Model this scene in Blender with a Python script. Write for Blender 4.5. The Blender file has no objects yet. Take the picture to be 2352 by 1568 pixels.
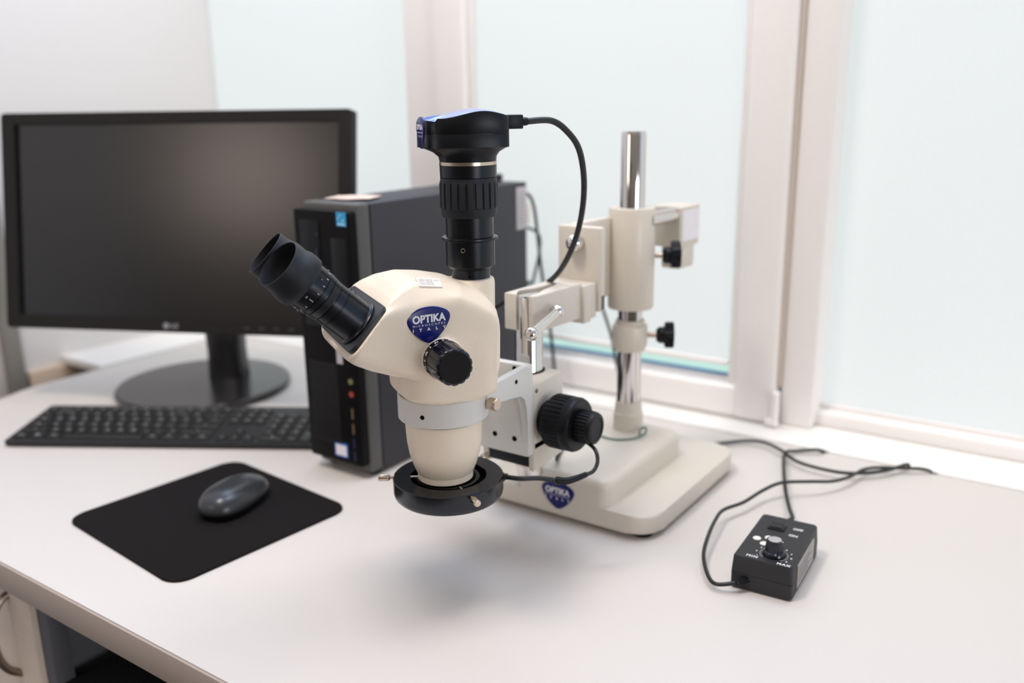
import bpy, bmesh, math, random
from mathutils import Vector, Matrix
random.seed(4)
S = bpy.context.scene
COL = S.collection
PI = math.pi
# ------------------------------------------------------------------ camera, world, lights
def cam_basis(pitch, roll, yaw):
    p, r, w = map(math.radians, (pitch, roll, yaw))
    F = Vector((0, math.cos(p), -math.sin(p))); U = Vector((0, math.sin(p), math.cos(p))); R = Vector((1, 0, 0))
    R1 = R*math.cos(r)+U*math.sin(r); U1 = U*math.cos(r)-R*math.sin(r)
    Z = Matrix.Rotation(w, 3, 'Z')
    return Z@R1, Z@U1, Z@F
R_, U_, F_ = cam_basis(14.9, -0.85, 34.8)
cd = bpy.data.cameras.new('camera'); cam = bpy.data.objects.new('camera', cd); COL.objects.link(cam)
cd.sensor_width = 36; cd.lens = 2050/2352*36; cd.clip_start = .02; cd.clip_end = 60
cam.matrix_world = Matrix(((R_.x, U_.x, -F_.x, 0), (R_.y, U_.y, -F_.y, 0), (R_.z, U_.z, -F_.z, .47), (0, 0, 0, 1)))
cd.dof.use_dof = True; cd.dof.focus_distance = .79; cd.dof.aperture_fstop = 2.8
S.camera = cam
S.view_settings.view_transform = 'Standard'; S.view_settings.look = 'None'
S.view_settings.gamma = 1; S.view_settings.use_curve_mapping = False
S.view_settings.exposure = 0.0
S.cycles.use_denoising = True
S.cycles.sample_clamp_indirect = 6

def lin(c):
    return tuple((x/12.92 if x <= .04045 else ((x+.055)/1.055)**2.4) for x in [v/255 for v in c])
W = bpy.data.worlds.new('world'); S.world = W; W.use_nodes = True
wn = W.node_tree; wn.nodes.clear()
wo = wn.nodes.new('ShaderNodeOutputWorld'); wb = wn.nodes.new('ShaderNodeBackground')
tc = wn.nodes.new('ShaderNodeTexCoord'); sp = wn.nodes.new('ShaderNodeSeparateXYZ')
wn.links.new(tc.outputs['Generated'], sp.inputs[0])
def ramp(nt, stops, interp='LINEAR'):
    r = nt.nodes.new('ShaderNodeValToRGB'); r.color_ramp.interpolation = interp
    el = r.color_ramp.elements
    while len(el) > 1: el.remove(el[0])
    el[0].position = stops[0][0]; el[0].color = (*stops[0][1], 1)
    for p, c in stops[1:]:
        e = el.new(p); e.color = (*c, 1)
    return r
def mapr(nt, src, a, b):
    m = nt.nodes.new('ShaderNodeMapRange'); m.inputs['From Min'].default_value = a; m.inputs['From Max'].default_value = b
    nt.links.new(src, m.inputs['Value']); return m.outputs[0]
# outdoors (towards the window): sky above, pale green ground below; the room behind: warm walls, darker floor
zz = mapr(wn, sp.outputs['Z'], -1, 1)
r_out = ramp(wn, [(0, (.50, .78, .70)), (.46, (.62, .92, .84)), (.5, (.9, 1.0, 1.05)), (.62, (.55, .8, 1.3)), (1, (.3, .55, 1.2))])
r_in = ramp(wn, [(0, (.06, .05, .045)), (.4, (.08, .07, .06)), (.5, (.13, .115, .105)), (.75, (.42, .385, .36)), (1, (.75, .71, .67))])
wn.links.new(zz, r_out.inputs[0]); wn.links.new(zz, r_in.inputs[0])
fy = mapr(wn, sp.outputs['Y'], -.05, .1)
mx = wn.nodes.new('ShaderNodeMixRGB'); wn.links.new(fy, mx.inputs[0]); wn.links.new(r_in.outputs[0], mx.inputs[1]); wn.links.new(r_out.outputs[0], mx.inputs[2])
wn.links.new(mx.outputs[0], wb.inputs[0]); wb.inputs[1].default_value = 1.0
wn.links.new(wb.outputs[0], wo.inputs[0])

def area(name, loc, target, sx, sy, power, col):
    l = bpy.data.lights.new(name, 'AREA'); l.shape = 'RECTANGLE'; l.size = sx; l.size_y = sy; l.energy = power; l.color = col
    o = bpy.data.objects.new(name, l); COL.objects.link(o); o.location = loc
    o.rotation_euler = (Vector(target)-Vector(loc)).to_track_quat('-Z', 'Y').to_euler(); return o
area('ceiling_light_near', (-.80, .10, 1.85), (-.62, .5, 0), .38, .38, 18, (1, .93, .87))
area('ceiling_light_right', (-.25, 1.0, 1.9), (-.45, .75, 0), .5, .5, 7, (1, .95, .90))
area('side_fill_light', (4.0, -.8, .55), (-.5, .7, .1), 1.6, 1.2, 46, (1, .98, .96))  # added soft fill from the right, brightens right-facing sides; no window there
area('room_lamp', (-1.23, -1.51, .99), (-1.107, .909, .379), .45, .45, 3, (1, .84, .74))
area('upper_window_daylight', (-.8, 1.24, 1.15), (-.7, .4, 0), 1.6, .6, 11, (.72, .84, 1))

# ------------------------------------------------------------------ materials
MATS = {}
def mat(name, col, rough=.5, metal=0, spec=.5, coat=0, bump=0, scale=200, var=.03, tint=None, emit=None, estr=0, trans=0, sheen=0):
    if name in MATS: return MATS[name]
    m = bpy.data.materials.new(name); m.use_nodes = True; nt = m.node_tree
    b = nt.nodes['Principled BSDF']
    c = lin(col)
    tc = nt.nodes.new('ShaderNodeTexCoord'); nz = nt.nodes.new('ShaderNodeTexNoise'); nz.inputs['Scale'].default_value = scale
    nz.inputs['Detail'].default_value = 3
    nt.links.new(tc.outputs['Object'], nz.inputs['Vector'])
    r = ramp(nt, [(.3, tuple(x*(1-var) for x in c)), (.7, tuple(min(1, x*(1+var)) for x in c))])
    nt.links.new(nz.outputs['Fac'], r.inputs[0]); nt.links.new(r.outputs[0], b.inputs['Base Color'])
    b.inputs['Roughness'].default_value = rough; b.inputs['Metallic'].default_value = metal
    b.inputs['Specular IOR Level'].default_value = spec; b.inputs['Coat Weight'].default_value = coat
    b.inputs['Coat Roughness'].default_value = .08
    if tint: b.inputs['Specular Tint'].default_value = (*tint, 1)
    if trans: b.inputs['Transmission Weight'].default_value = trans
    if sheen: b.inputs['Sheen Weight'].default_value = sheen
    if emit: b.inputs['Emission Color'].default_value = (*lin(emit), 1); b.inputs['Emission Strength'].default_value = estr
    if bump:
        bp = nt.nodes.new('ShaderNodeBump'); bp.inputs['Strength'].default_value = bump; bp.inputs['Distance'].default_value = .0005
        nt.links.new(nz.outputs['Fac'], bp.inputs['Height']); nt.links.new(bp.outputs[0], b.inputs['Normal'])
    MATS[name] = m; return m
BT = (.80, .86, 1.0)  # bluish tint puts sky reflections into the black materials
cream = mat('cream_enamel', (234, 219, 199), .42, coat=.15, bump=.05, scale=900)
stand = mat('stand_enamel', (210, 202, 190), .42, coat=.15, bump=.06, scale=900)
greyen = mat('light_grey_enamel', (212, 210, 205), .45, bump=.05, scale=900)
blackA = mat('black_anodised', (10, 10, 11), .30, spec=.45, tint=BT, scale=600)
blackP = mat('black_plastic', (12, 11, 12), .42, spec=.3, tint=BT, bump=.1, scale=1500)
blackG = mat('black_gloss_plastic', (14, 13, 15), .16, spec=.6, tint=BT)
rubber = mat('black_rubber', (24, 24, 26), .55, spec=.45, tint=BT)
chrome = mat('chrome', (216, 211, 208), .06, metal=1, var=.01)
steel = mat('brushed_steel', (205, 190, 175), .25, metal=1, bump=.1, scale=1500)
hole = mat('dark_hole', (8, 8, 8), .8, spec=.1)
blueB = mat('blue_badge', (12, 22, 98), .22, coat=0, spec=.35, var=.15, scale=60)
whiteI = mat('white_ink', (225, 222, 226), .5)
greyI = mat('grey_ink', (140, 140, 145), .5)
desktop = mat('desk_laminate', (212, 206, 201), .5, spec=.25, bump=.03, scale=700, var=.012)
edgeM = mat('desk_edge_band', (172, 158, 148), .45, var=.02)
cabW = mat('cabinet_front', (214, 200, 188), .5)
cabG = mat('cabinet_grey', (88, 88, 96), .5)
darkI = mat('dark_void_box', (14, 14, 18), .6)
wallM = mat('wall_paint', (218, 214, 212), .8, bump=.15, scale=300, var=.01)
pvc = mat('white_pvc', (247, 243, 242), .35, var=.008)
gap = mat('frame_gap', (196, 184, 174), .7)
silM = mat('sill_white', (246, 243, 240), .35, var=.008)
greyT = mat('grey_trim', (140, 136, 130), .6)
beigeT = mat('beige_panel', (205, 182, 160), .7)
floorM = mat('floor_vinyl', (96, 86, 80), .5, var=.06, scale=8)
padM = mat('mouse_pad_cloth', (31, 28, 29), .95, spec=.08, bump=.5, scale=3000, var=.15)
mouseM = mat('mouse_shell', (48, 49, 52), .30, spec=.6, tint=(.85, .92, 1))
kbM = mat('keyboard_shell', (38, 38, 40), .5, spec=.3)
keyM = mat('key_plastic', (22, 22, 23), .42, spec=.4)
legM = mat('key_legend', (150, 150, 152), .5)
monM = mat('monitor_bezel', (24, 21, 20), .6, spec=.3)
scrM = mat('monitor_screen', (5, 4, 4), .25, spec=.8, var=0)
monS = mat('monitor_stand_plastic', (40, 39, 42), .22, spec=.6)
pcS = mat('tower_steel_grey', (56, 56, 62), .55, spec=.3, bump=.08, scale=1200)
pcF = mat('tower_frame_plastic', (78, 77, 76), .5)
pcB = mat('tower_front_black', (10, 8, 9), .5, spec=.12)
label = mat('label_silver', (196, 190, 196), .5)
labW = mat('label_white', (235, 232, 238), .5)
labB = mat('label_blue', (40, 160, 215), .4)
paperO = mat('leaflet_print', (226, 202, 190), .45, scale=45, var=.25)
plug_c = mat('cream_connector', (224, 212, 192), .5)
teal = mat('green_wire', (70, 110, 100), .5)
cable = mat('black_cable', (22, 23, 23), .42, spec=.5)
ctlM = mat('controller_case', (40, 40, 43), .5, spec=.35, bump=.15, scale=1800)

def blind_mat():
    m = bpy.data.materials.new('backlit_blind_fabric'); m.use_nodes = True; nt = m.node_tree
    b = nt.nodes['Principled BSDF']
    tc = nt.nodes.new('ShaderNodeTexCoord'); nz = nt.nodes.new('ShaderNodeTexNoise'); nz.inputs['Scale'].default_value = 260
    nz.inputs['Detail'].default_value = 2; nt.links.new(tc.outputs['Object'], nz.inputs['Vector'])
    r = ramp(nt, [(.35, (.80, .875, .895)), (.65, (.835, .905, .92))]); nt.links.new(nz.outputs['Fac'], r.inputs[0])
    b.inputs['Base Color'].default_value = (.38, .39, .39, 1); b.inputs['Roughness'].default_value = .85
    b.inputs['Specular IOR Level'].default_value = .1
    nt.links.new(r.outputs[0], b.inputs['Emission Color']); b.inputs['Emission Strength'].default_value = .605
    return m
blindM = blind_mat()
def glass_mat():
    m = bpy.data.materials.new('window_glass'); m.use_nodes = True; nt = m.node_tree
    nt.nodes.clear(); o = nt.nodes.new('ShaderNodeOutputMaterial'); g = nt.nodes.new('ShaderNodeBsdfGlossy'); t = nt.nodes.new('ShaderNodeBsdfTransparent')
    g.inputs['Roughness'].default_value = .02; f = nt.nodes.new('ShaderNodeFresnel'); mi = nt.nodes.new('ShaderNodeMixShader')
    nt.links.new(f.outputs[0], mi.inputs[0]); nt.links.new(t.outputs[0], mi.inputs[1]); nt.links.new(g.outputs[0], mi.inputs[2]); nt.links.new(mi.outputs[0], o.inputs[0])
    return m
glassM = glass_mat()

# ------------------------------------------------------------------ mesh helpers
def Fr(o, x, y, z):
    x, y, z = Vector(x), Vector(y), Vector(z)
    return Matrix(((x.x, y.x, z.x, o[0]), (x.y, y.y, z.y, o[1]), (x.z, y.z, z.z, o[2]), (0, 0, 0, 1)))
I4 = Matrix.Identity(4)
def axM(p, d, up=(0, 0, 1)):
    z = Vector(d).normalized(); u = Vector(up)
    if abs(z.dot(u)) > .99: u = Vector((1, 0, 0))
    x = u.cross(z).normalized(); y = z.cross(x); return Fr(p, x, y, z)
def T(x, y, z): return Matrix.Translation((x, y, z))
def bm_(): return bmesh.new()
def addv(bm, M, pts): return [bm.verts.new(M@Vector(p)) for p in pts]
def prism(bm, M, pts, z0, z1, bev=0, seg=2):
    a = addv(bm, M, [(x, y, z0) for x, y in pts]); b = addv(bm, M, [(x, y, z1) for x, y in pts])
    n = len(pts); fs = [bm.faces.new(a[::-1]), bm.faces.new(b)]
    for i in range(n): fs.append(bm.faces.new((a[i], a[(i+1) % n], b[(i+1) % n], b[i])))
    if bev:
        es = set(fs[0].edges) | set(fs[1].edges)
        if n <= 6: es |= {e for f in fs for e in f.edges}
        bmesh.ops.bevel(bm, geom=list(es), offset=bev, segments=seg, profile=.5, affect='EDGES', clamp_overlap=True)
def box(bm, M, x, y, z, bev=0, seg=2):
    prism(bm, M, [(x[0], y[0]), (x[1], y[0]), (x[1], y[1]), (x[0], y[1])], z[0], z[1], bev, seg)
def rrect(x0, x1, y0, y1, r, n=6):
    o = []
    for cx, cy, a0 in ((x1-r, y0+r, -90), (x1-r, y1-r, 0), (x0+r, y1-r, 90), (x0+r, y0+r, 180)):
        for i in range(n+1):
            a = math.radians(a0+90*i/n); o.append((cx+r*math.cos(a), cy+r*math.sin(a)))
    return o
def lathe(bm, M, prof, seg=64, rib=None, close=True):
    """prof: [(r, h)]; rib: function(angle, k) -> radius factor"""
    rings = []
    for k, (r, h) in enumerate(prof):
        rings.append(addv(bm, M, [((r*(rib(2*PI*i/seg, k) if rib else 1))*math.cos(2*PI*i/seg), (r*(rib(2*PI*i/seg, k) if rib else 1))*math.sin(2*PI*i/seg), h) for i in range(seg)]))
    for a, b in zip(rings, rings[1:]):
        for i in range(seg): bm.faces.new((a[i], a[(i+1) % seg], b[(i+1) % seg], b[i]))
    if close == 'loop':
        a, b = rings[-1], rings[0]
        for i in range(seg): bm.faces.new((a[i], a[(i+1) % seg], b[(i+1) % seg], b[i]))
    elif close:
        bm.faces.new(rings[0][::-1]); bm.faces.new(rings[-1])
def cyl(bm, p0, p1, r0, r1=None, seg=32, bev=0):
    p0, p1 = Vector(p0), Vector(p1); L = (p1-p0).length; r1 = r0 if r1 is None else r1
    M = axM(p0, p1-p0)
    prof = [(r0, 0), (r1, L)] if not bev else [(r0-bev, 0), (r0, bev), (r1, L-bev), (r1-bev, L)]
    lathe(bm, M, prof, seg)
def sphere(bm, c, r, sx=1, sy=1, sz=1, M=I4, u=28, v=16):
    m = T(*c)@M@Matrix.Diagonal((r*sx, r*sy, r*sz, 1)); bmesh.ops.create_uvsphere(bm, u_segments=u, v_segments=v, radius=1, matrix=m)
def catmull(P, n=8, closed=False):
    P = [Vector(p) for p in P]; o = []; N = len(P)
    rng = range(N) if closed else range(N-1)
    for i in rng:
        g = (lambda k: P[k % N]) if closed else (lambda k: P[min(max(k, 0), N-1)])
        p0, p1, p2, p3 = g(i-1), g(i), g(i+1), g(i+2)
        for k in range(n):
            t = k/n; o.append(.5*((2*p1)+(p2-p0)*t+(2*p0-5*p1+4*p2-p3)*t*t+(3*p1-p0-3*p2+p3)*t**3))
    if not closed: o.append(P[-1])
    return o
def tube(bm, pts, r, seg=12, n=8, smooth=True, rf=None):
    P = catmull(pts, n) if smooth else [Vector(p) for p in pts]
    up = Vector((0, 0, 1)); rings = []; x = None
    for i, p in enumerate(P):
        d = (P[min(i+1, len(P)-1)]-P[max(i-1, 0)]).normalized()
        if x is None:
            x = up.cross(d) if abs(up.dot(d)) < .95 else Vector((1, 0, 0)).cross(d)
        x = (x-d*x.dot(d)).normalized(); y = d.cross(x)
        rr = r if rf is None else r*rf(i/(len(P)-1))
        rings.append([bm.verts.new(p+(x*math.cos(2*PI*k/seg)+y*math.sin(2*PI*k/seg))*rr) for k in range(seg)])
    for a, b in zip(rings, rings[1:]):
        for k in range(seg): bm.faces.new((a[k], a[(k+1) % seg], b[(k+1) % seg], b[k]))
    bm.faces.new(rings[0][::-1]); bm.faces.new(rings[-1])
def loft(bm, rings, cap=True):
    R = [[bm.verts.new(p) for p in r] for r in rings]; n = len(R[0])
    for a, b in zip(R, R[1:]):
        for k in range(n): bm.faces.new((a[k], a[(k+1) % n], b[(k+1) % n], b[k]))
    if cap: bm.faces.new(R[0][::-1]); bm.faces.new(R[-1])
def text(bm, s, M, size, depth=.0002, bold=0, align='CENTER', sx=1, space=1):
    cu = bpy.data.curves.new('t', 'FONT'); cu.body = s; cu.size = size; cu.extrude = depth/2; cu.offset = bold
    cu.align_x = align; cu.align_y = 'CENTER'; cu.space_character = space; cu.resolution_u = 3
    o = bpy.data.objects.new('t', cu); COL.objects.link(o)
    dg = bpy.context.evaluated_depsgraph_get(); me = bpy.data.meshes.new_from_object(o.evaluated_get(dg))
    me.transform(M@Matrix.Diagonal((sx, 1, 1, 1))); bm.from_mesh(me)
    bpy.data.objects.remove(o); bpy.data.curves.remove(cu); bpy.data.meshes.remove(me)
ROOT = {}
def wloc(o):
    v = Vector((0, 0, 0))
    while o: v += o.location; o = o.parent
    return v
def obj(name, bm, m, parent=None, ang=35, loc=None, mods=None):
    """one mesh object; bm is in world coordinates, loc = origin of a top-level mesh"""
    bmesh.ops.recalc_face_normals(bm, faces=bm.faces)
    me = bpy.data.meshes.new(name); 
    L = wloc(parent) if parent else (Vector(loc) if loc else Vector((0, 0, 0)))
    bmesh.ops.translate(bm, vec=-L, verts=bm.verts); bm.to_mesh(me); bm.free()
    for x in (m if isinstance(m, (list, tuple)) else [m]): me.materials.append(x)
    for p in me.polygons: p.use_smooth = True
    me.set_sharp_from_angle(angle=math.radians(ang))
    o = bpy.data.objects.new(name, me); COL.objects.link(o)
    if parent: o.parent = parent
    else: o.location = L
    return o
def thing(name, lab, cat, loc, group=None):
    o = bpy.data.objects.new(name, None); COL.objects.link(o); o.location = loc; o.empty_display_size = .02
    o['label'] = lab; o['category'] = cat
    if group: o['group'] = group
    return o
def tag(o, lab, cat, group=None):
    o['label'] = lab; o['category'] = cat
    if group: o['group'] = group
    return o
def struct(name, bm, m, parent=None, loc=None):
    o = obj(name, bm, m, parent, loc=loc)
    if not parent: o['kind'] = 'structure'
    return o
def part(name, m, parent, fn, *a, lab=None, ang=35, **k):
    bm = bm_(); fn(bm, *a, **k); o = obj(name, bm, m, parent, ang)
    if lab: o['label'] = lab
    return o
EMB = [(-.5, .12), (-.44, .26), (-.22, .36), (0, .385), (.22, .36), (.44, .26), (.5, .12), (.39, -.1), (.18, -.31), (0, -.385), (-.18, -.31), (-.39, -.1)]
def emblem(parent, M, w, small=True, h=1.0):
    """blue rounded-triangle badge; M: x right, y up, z out of the surface"""
    bm = bm_(); pts = [p for p in catmull([(x*w, y*w*h, 0) for x, y in EMB], 5, True)]
    rings = []
    for f, z in ((1, -.0012), (1, .0006), (.97, .0011), (.9, .0014)):
        rings.append([M@Vector((p.x*f, p.y*f, z)) for p in pts])
    loft(bm, rings)
    b = obj('emblem', bm, blueB, parent); b['label'] = 'blue rounded triangle emblem'
    bm = bm_()
    t = M@T(0, 0, .00145)
    text(bm, 'OPTIKA', t@T(0, .13*w*h, 0), .225*w, .0002, bold=.009*w, sx=.95)
    if small: text(bm, 'MICROSCOPES', t@T(0, .003*w*h, 0), .062*w, .0001, sx=1.25, space=1.6)
    text(bm, 'ITALY', t@T(0, -.088*w*h, 0), .085*w, .0001, bold=.004*w, sx=1.05, space=3.9)
    o = obj('emblem_lettering', bm, whiteI, b); o['label'] = 'white lettering on the blue emblem'
    return b

# ------------------------------------------------------------------ room shell
bm = bm_(); box(bm, I4, (-3.2, 3), (-1.5, 1.5), (-.80, -.75)); struct('floor', bm, floorM)
bm = bm_(); box(bm, I4, (-1.78, -1.70), (-1.5, 1.5), (-.75, 2.0)); struct('wall_left', bm, wallM)
bm = bm_(); box(bm, I4, (-1.70, 3), (1.26, 1.40), (-.75, -.012)); struct('wall_back', bm, wallM)
bm = bm_(); box(bm, I4, (-1.70, -1.68), (.776, .806), (-.75, 1.9), .002); struct('trim_1', bm, greyT)
bm = bm_(); box(bm, I4, (-1.70, -1.685), (.814, 1.187), (-.75, -.012), .002); struct('trim_2', bm, beigeT)
bm = bm_(); box(bm, I4, (-1.70, -1.56), (.885, 1.30), (-.012, .004), .003); struct('trim_3', bm, silM)
bm = bm_(); box(bm, I4, (-1.555, 1.6), (1.194, 1.262), (-.03, .0), .002); box(bm, I4, (-1.70, 1.6), (1.255, 1.36), (-.02, .001), .001); struct('trim_7', bm, silM)
# fixed outer frame, mullions and panes
def window(n, x0, x1, yf, sash):
    root = bpy.data.objects.new('window_%d' % n, None); COL.objects.link(root); root.location = (x0, 1.3, 0); root['kind'] = 'structure'
    bm = bm_()
    if sash:
        w = .062
        box(bm, I4, (x0, x0+w), (yf, yf+.06), (.002, 1.55), .006, 3); box(bm, I4, (x1-w, x1), (yf, yf+.06), (.002, 1.55), .006, 3)
        box(bm, I4, (x0+w-.004, x1-w+.004), (yf+.001, yf+.06), (.002, .052), .007, 3); box(bm, I4, (x0+w, x1-w), (yf+.001, yf+.06), (1.49, 1.55), .006)
        prism(bm, Fr((0, 0, 0), (0, 1, 0), (0, 0, 1), (1, 0, 0)), [(yf+.002, .044), (yf+.034, .044), (yf+.034, .058)], x0+w, x1-w)
        # glazing bead step around the pane
        box(bm, I4, (x1-w-.014, x1-w), (yf+.010, yf+.05), (.04, 1.5), .003); box(bm, I4, (x0+w, x0+w+.014), (yf+.010, yf+.05), (.04, 1.5), .003)
        gx0, gx1, gz = x0+w+.014, x1-w-.014, .052; yg = yf+.035
    else:
        box(bm, I4, (x0, x1), (yf, yf+.07), (.001, .022), .004, 2); box(bm, I4, (x0, x1), (yf, yf+.07), (1.52, 1.6), .003)
        gx0, gx1, gz = x0, x1, .022; yg = yf+.055
    obj('window_frame', bm, pvc, root)
    bm = bm_(); box(bm, I4, (gx0, gx1), (yg, yg+.006), (gz, 1.52)); obj('pane', bm, glassM, root)
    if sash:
        bm = bm_(); box(bm, I4, (gx0, gx1), (yg-.0025, yg-.0005), (.056, .0615)); obj('blue_fringe', bm, mat('blue_fringe_strip', (110, 175, 230), .5), root)['label'] = 'thin blue strip painted as the glass-edge fringe'  # added strip, painted in the blue fringe colour of the glass edge
    return gx0, gx1, yg
def mull(n, x0, x1, y0, split=None):
    bm = bm_(); box(bm, I4, (x0, x1), (y0, 1.37), (.001, 1.6), .004, 2); struct('trim_%d' % n, bm, pvc)
a = window(1, -1.70, -1.105, 1.285, False)
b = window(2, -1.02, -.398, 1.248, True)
c = window(3, -.348, 1.5, 1.285, False)
mull(4, -1.105, -1.022, 1.266); mull(5, -.392, -.345, 1.262)
bm = bm_(); box(bm, I4, (-.399, -.391), (1.258, 1.30), (.06, 1.55)); struct('trim_6', bm, gap)
# hinge of the opening sash
bm = bm_(); cyl(bm, (-.394, 1.246, .002), (-.394, 1.246, .055), .006, bev=.001); box(bm, I4, (-.408, -.390), (1.240, 1.252), (.002, .012), .002)
tag(obj('window_hinge', bm, pvc, loc=(-.394, 1.246, .002)), 'white plastic hinge at the lower corner of the window sash', 'hinge')
def blind(lab, x0, x1, y, z0):
    t = thing('roller_blind', lab, 'blind', ((x0+x1)/2, y, z0), 'translucent blinds on the window panes')
    part('blind_fabric', blindM, t, box, I4, (x0, x1), (y, y+.0015), (z0+.004, 1.15))
    part('bottom_bar', pvc, t, box, I4, (x0, x1), (y-.004, y+.005), (z0, z0+.008), .002)
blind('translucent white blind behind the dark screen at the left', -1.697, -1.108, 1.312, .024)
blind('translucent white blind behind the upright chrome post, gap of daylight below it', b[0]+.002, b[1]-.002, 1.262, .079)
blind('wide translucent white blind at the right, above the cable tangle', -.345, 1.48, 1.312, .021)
# ------------------------------------------------------------------ desk
dk = thing('desk', 'large pale grey desk carrying all the laboratory equipment', 'desk', (-.45, .8, -.75))
P = [(.75, .400), (.75, 1.187)] + [(-1.55, 1.187), (-1.55, .78), (-1.545, .74), (-1.530, .685)] + [(-1.50, .60), (-1.46, .50), (-1.44, .400)]
P = [(.75, .400), (.75, 1.187), (-1.555, 1.187), (-1.555, .78), (-1.548, .73), (-1.53, .68), (-1.50, .62), (-1.47, .55), (-1.45, .40)]
part('desktop', desktop, dk, prism, I4, P, -.033, 0, 0, ang=30)
part('edge_band', edgeM, dk, box, I4, (-1.45, .75), (.397, .400), (-.033, -.0008), .0006, lab='taupe edge band along the front of the desk')
part('side_panel', cabG, dk, box, I4, (.70, .73), (.45, 1.17), (-.75, -.033), .001)
part('back_panel', cabG, dk, box, I4, (-.945, .70), (1.12, 1.14), (-.75, -.033), .001)
cb = thing('drawer_cabinet', 'off-white cabinet with a curved bow handle under the left end of the desk', 'cabinet', (-1.2, .6, -.75))
part('carcass', cabG, cb, box, I4, (-1.44, -.953), (.44, 1.1), (-.75, -.034), .001, lab='dark grey carcass')
d = part('door', cabW, cb, box, I4, (-1.44, -.952), (.418, .438), (-.72, -.036), .002)
bm = bm_()
tube(bm, [(-.998, .421, -.062), (-.998, .410, -.067), (-.998, .4005, -.080), (-.998, .3960, -.100), (-.998, .3955, -.118), (-.998, .3985, -.138), (-.998, .4060, -.154), (-.998, .4180, -.165), (-.998, .424, -.168)], .0046, 10)
h = obj('handle', bm, mat('satin_nickel', (150, 138, 128), .3, metal=1), d); h['label'] = 'grey metal bow handle'
bm = bm_(); box(bm, I4, (-.9285, -.30), (.432, 1.05), (-.75, -.160), .003)  # plain black box fills the space under the desk
tag(obj('black_fill_box', bm, darkI, loc=(-.6, .77, -.75)), 'black box filling the space under the desk', 'box')
bm = bm_(); box(bm, I4, (-.951, -.930), (.425, .447), (-.75, -.034), .001)
tag(obj('support_post', bm, cabG, loc=(-.94, .436, -.75)), 'grey upright leg beside the cabinet under the desk', 'post')

# ------------------------------------------------------------------ monitor
wx = Vector((.9122, .4113, 0)).normalized(); nn = Vector((-wx.y, wx.x, 0)); ti = math.radians(10)
up = Vector((0, 0, 1))*math.cos(ti)+nn*math.sin(ti); fr = wx.cross(up)  # fr points to the viewer
MC = Vector((-1.2215, .8418, .2985)); MM = Fr(MC, wx, up, fr)
W2, H2 = .2925, .170
mon = thing('computer_monitor', 'black flat-screen monitor switched off, standing on a round foot', 'monitor', (-1.287, .913, 0))
bm = bm_(); box(bm, MM, (-W2, W2), (-H2, H2), (-.020, -.002), .004); box(bm, MM, (-W2*.8, W2*.8), (-H2*.75, H2*.75), (-.045, -.018), .012); obj('back_shell', bm, monM, mon)
bm = bm_(); sx0, sx1, sy0, sy1 = -W2+.0235, W2-.0205, -H2+.0215, H2-.0175
o_ = rrect(-W2, W2, -H2, H2, .006, 4); i_ = rrect(sx0, sx1, sy0, sy1, .0005, 4)
rings = [[MM@Vector((x, y, -.006)) for x, y in o_], [MM@Vector((x, y, .006)) for x, y in o_], [MM@Vector((x*.997, y*.995, .008)) for x, y in o_], [MM@Vector((x, y, .0075)) for x, y in i_], [MM@Vector((x, y, .001)) for x, y in i_]]
loft(bm, rings, False); bz = obj('bezel', bm, monM, mon)
part('screen', scrM, mon, box, MM, (sx0-.001, sx1+.001), (sy0-.001, sy1+.001), (-.002, .0015), lab='dark matt switched-off screen')
bm = bm_(); lathe(bm, MM@T(-.0105, -H2+.0105, .008), [(.0050, 0), (.0050, .0006), (.0046, .0008)], 28); text(bm, 'LG', MM@T(-.003, -H2+.0105, .0085), .0105, .0004, bold=.0004, align='LEFT')
obj('brand_mark', bm, greyI, mon)['label'] = 'small grey maker mark below the screen'
bm = bm_()
for k in range(5): box(bm, MM@T(.125+.024*k, -H2+.011, .0078), (-.004, .004), (-.0007, .0007), (0, .0004))
obj('button_labels', bm, mat('faint_ink', (92, 88, 86), .5), mon)
# neck and round foot
bm = bm_(); NM = Fr((-1.275, .955, 0), wx, nn, (0, 0, 1))
rings = []
for z, hw, hd, oy in ((.010, .034, .022, .004), (.02, .033, .021, .004), (.06, .032, .020, .004), (.12, .033, .020, .002), (.2, .034, .018, 0), (.26, .034, .016, 0)):
    rings.append([NM@Vector((x, y+oy, z)) for x, y in rrect(-hw, hw, -hd, hd, .012, 5)])
loft(bm, rings); obj('neck', bm, monS, mon)
bm = bm_(); box(bm, MM, (-.035, .035), (-.06, .03), (-.075, -.044), .004); obj('hinge_mount', bm, monS, mon)
bm = bm_(); lathe(bm, T(-1.287, .913, 0), [(.135, .0005), (.145, .003), (.1455, .009), (.142, .0125), (.05, .0145), (.001, .0145)], 96); obj('foot', bm, monS, mon)['label'] = 'round dark foot disc'

# ------------------------------------------------------------------ keyboard
ke = Vector((.858, .514, 0)).normalized(); kp = Vector((-ke.y, ke.x, 0)); kt = math.radians(5.0)
kd = kp*math.cos(kt)+Vector((0, 0, 1))*math.sin(kt); kn = ke.cross(kd)
KO = Vector((-1.2985, .5745, .0095)); KM = Fr(KO, ke, kd, kn)
kb = thing('keyboard', 'black full-size keyboard in front of the monitor', 'keyboard', (-1.12, .74, 0))
KL, KD = .462, .129
bm = bm_(); prism(bm, KM, rrect(0, KL, 0, KD, .005, 4), -.0075, 0, .0015)
obj('keyboard_case', bm, kbM, kb)
for fx_ in (.05, KL-.07):
    part('foot', kbM, kb, box, Fr(KO, ke, kp, (0, 0, 1)), (fx_, fx_+.02), (KD-.02, KD-.012), (-.009, .004), .001)
part('foot', kbM, kb, box, Fr(KO, ke, kp, (0, 0, 1)), (.03, KL-.03), (.012, .016), (-.009, -.005))
U = .0197; RP = .0188; keys = []
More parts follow.
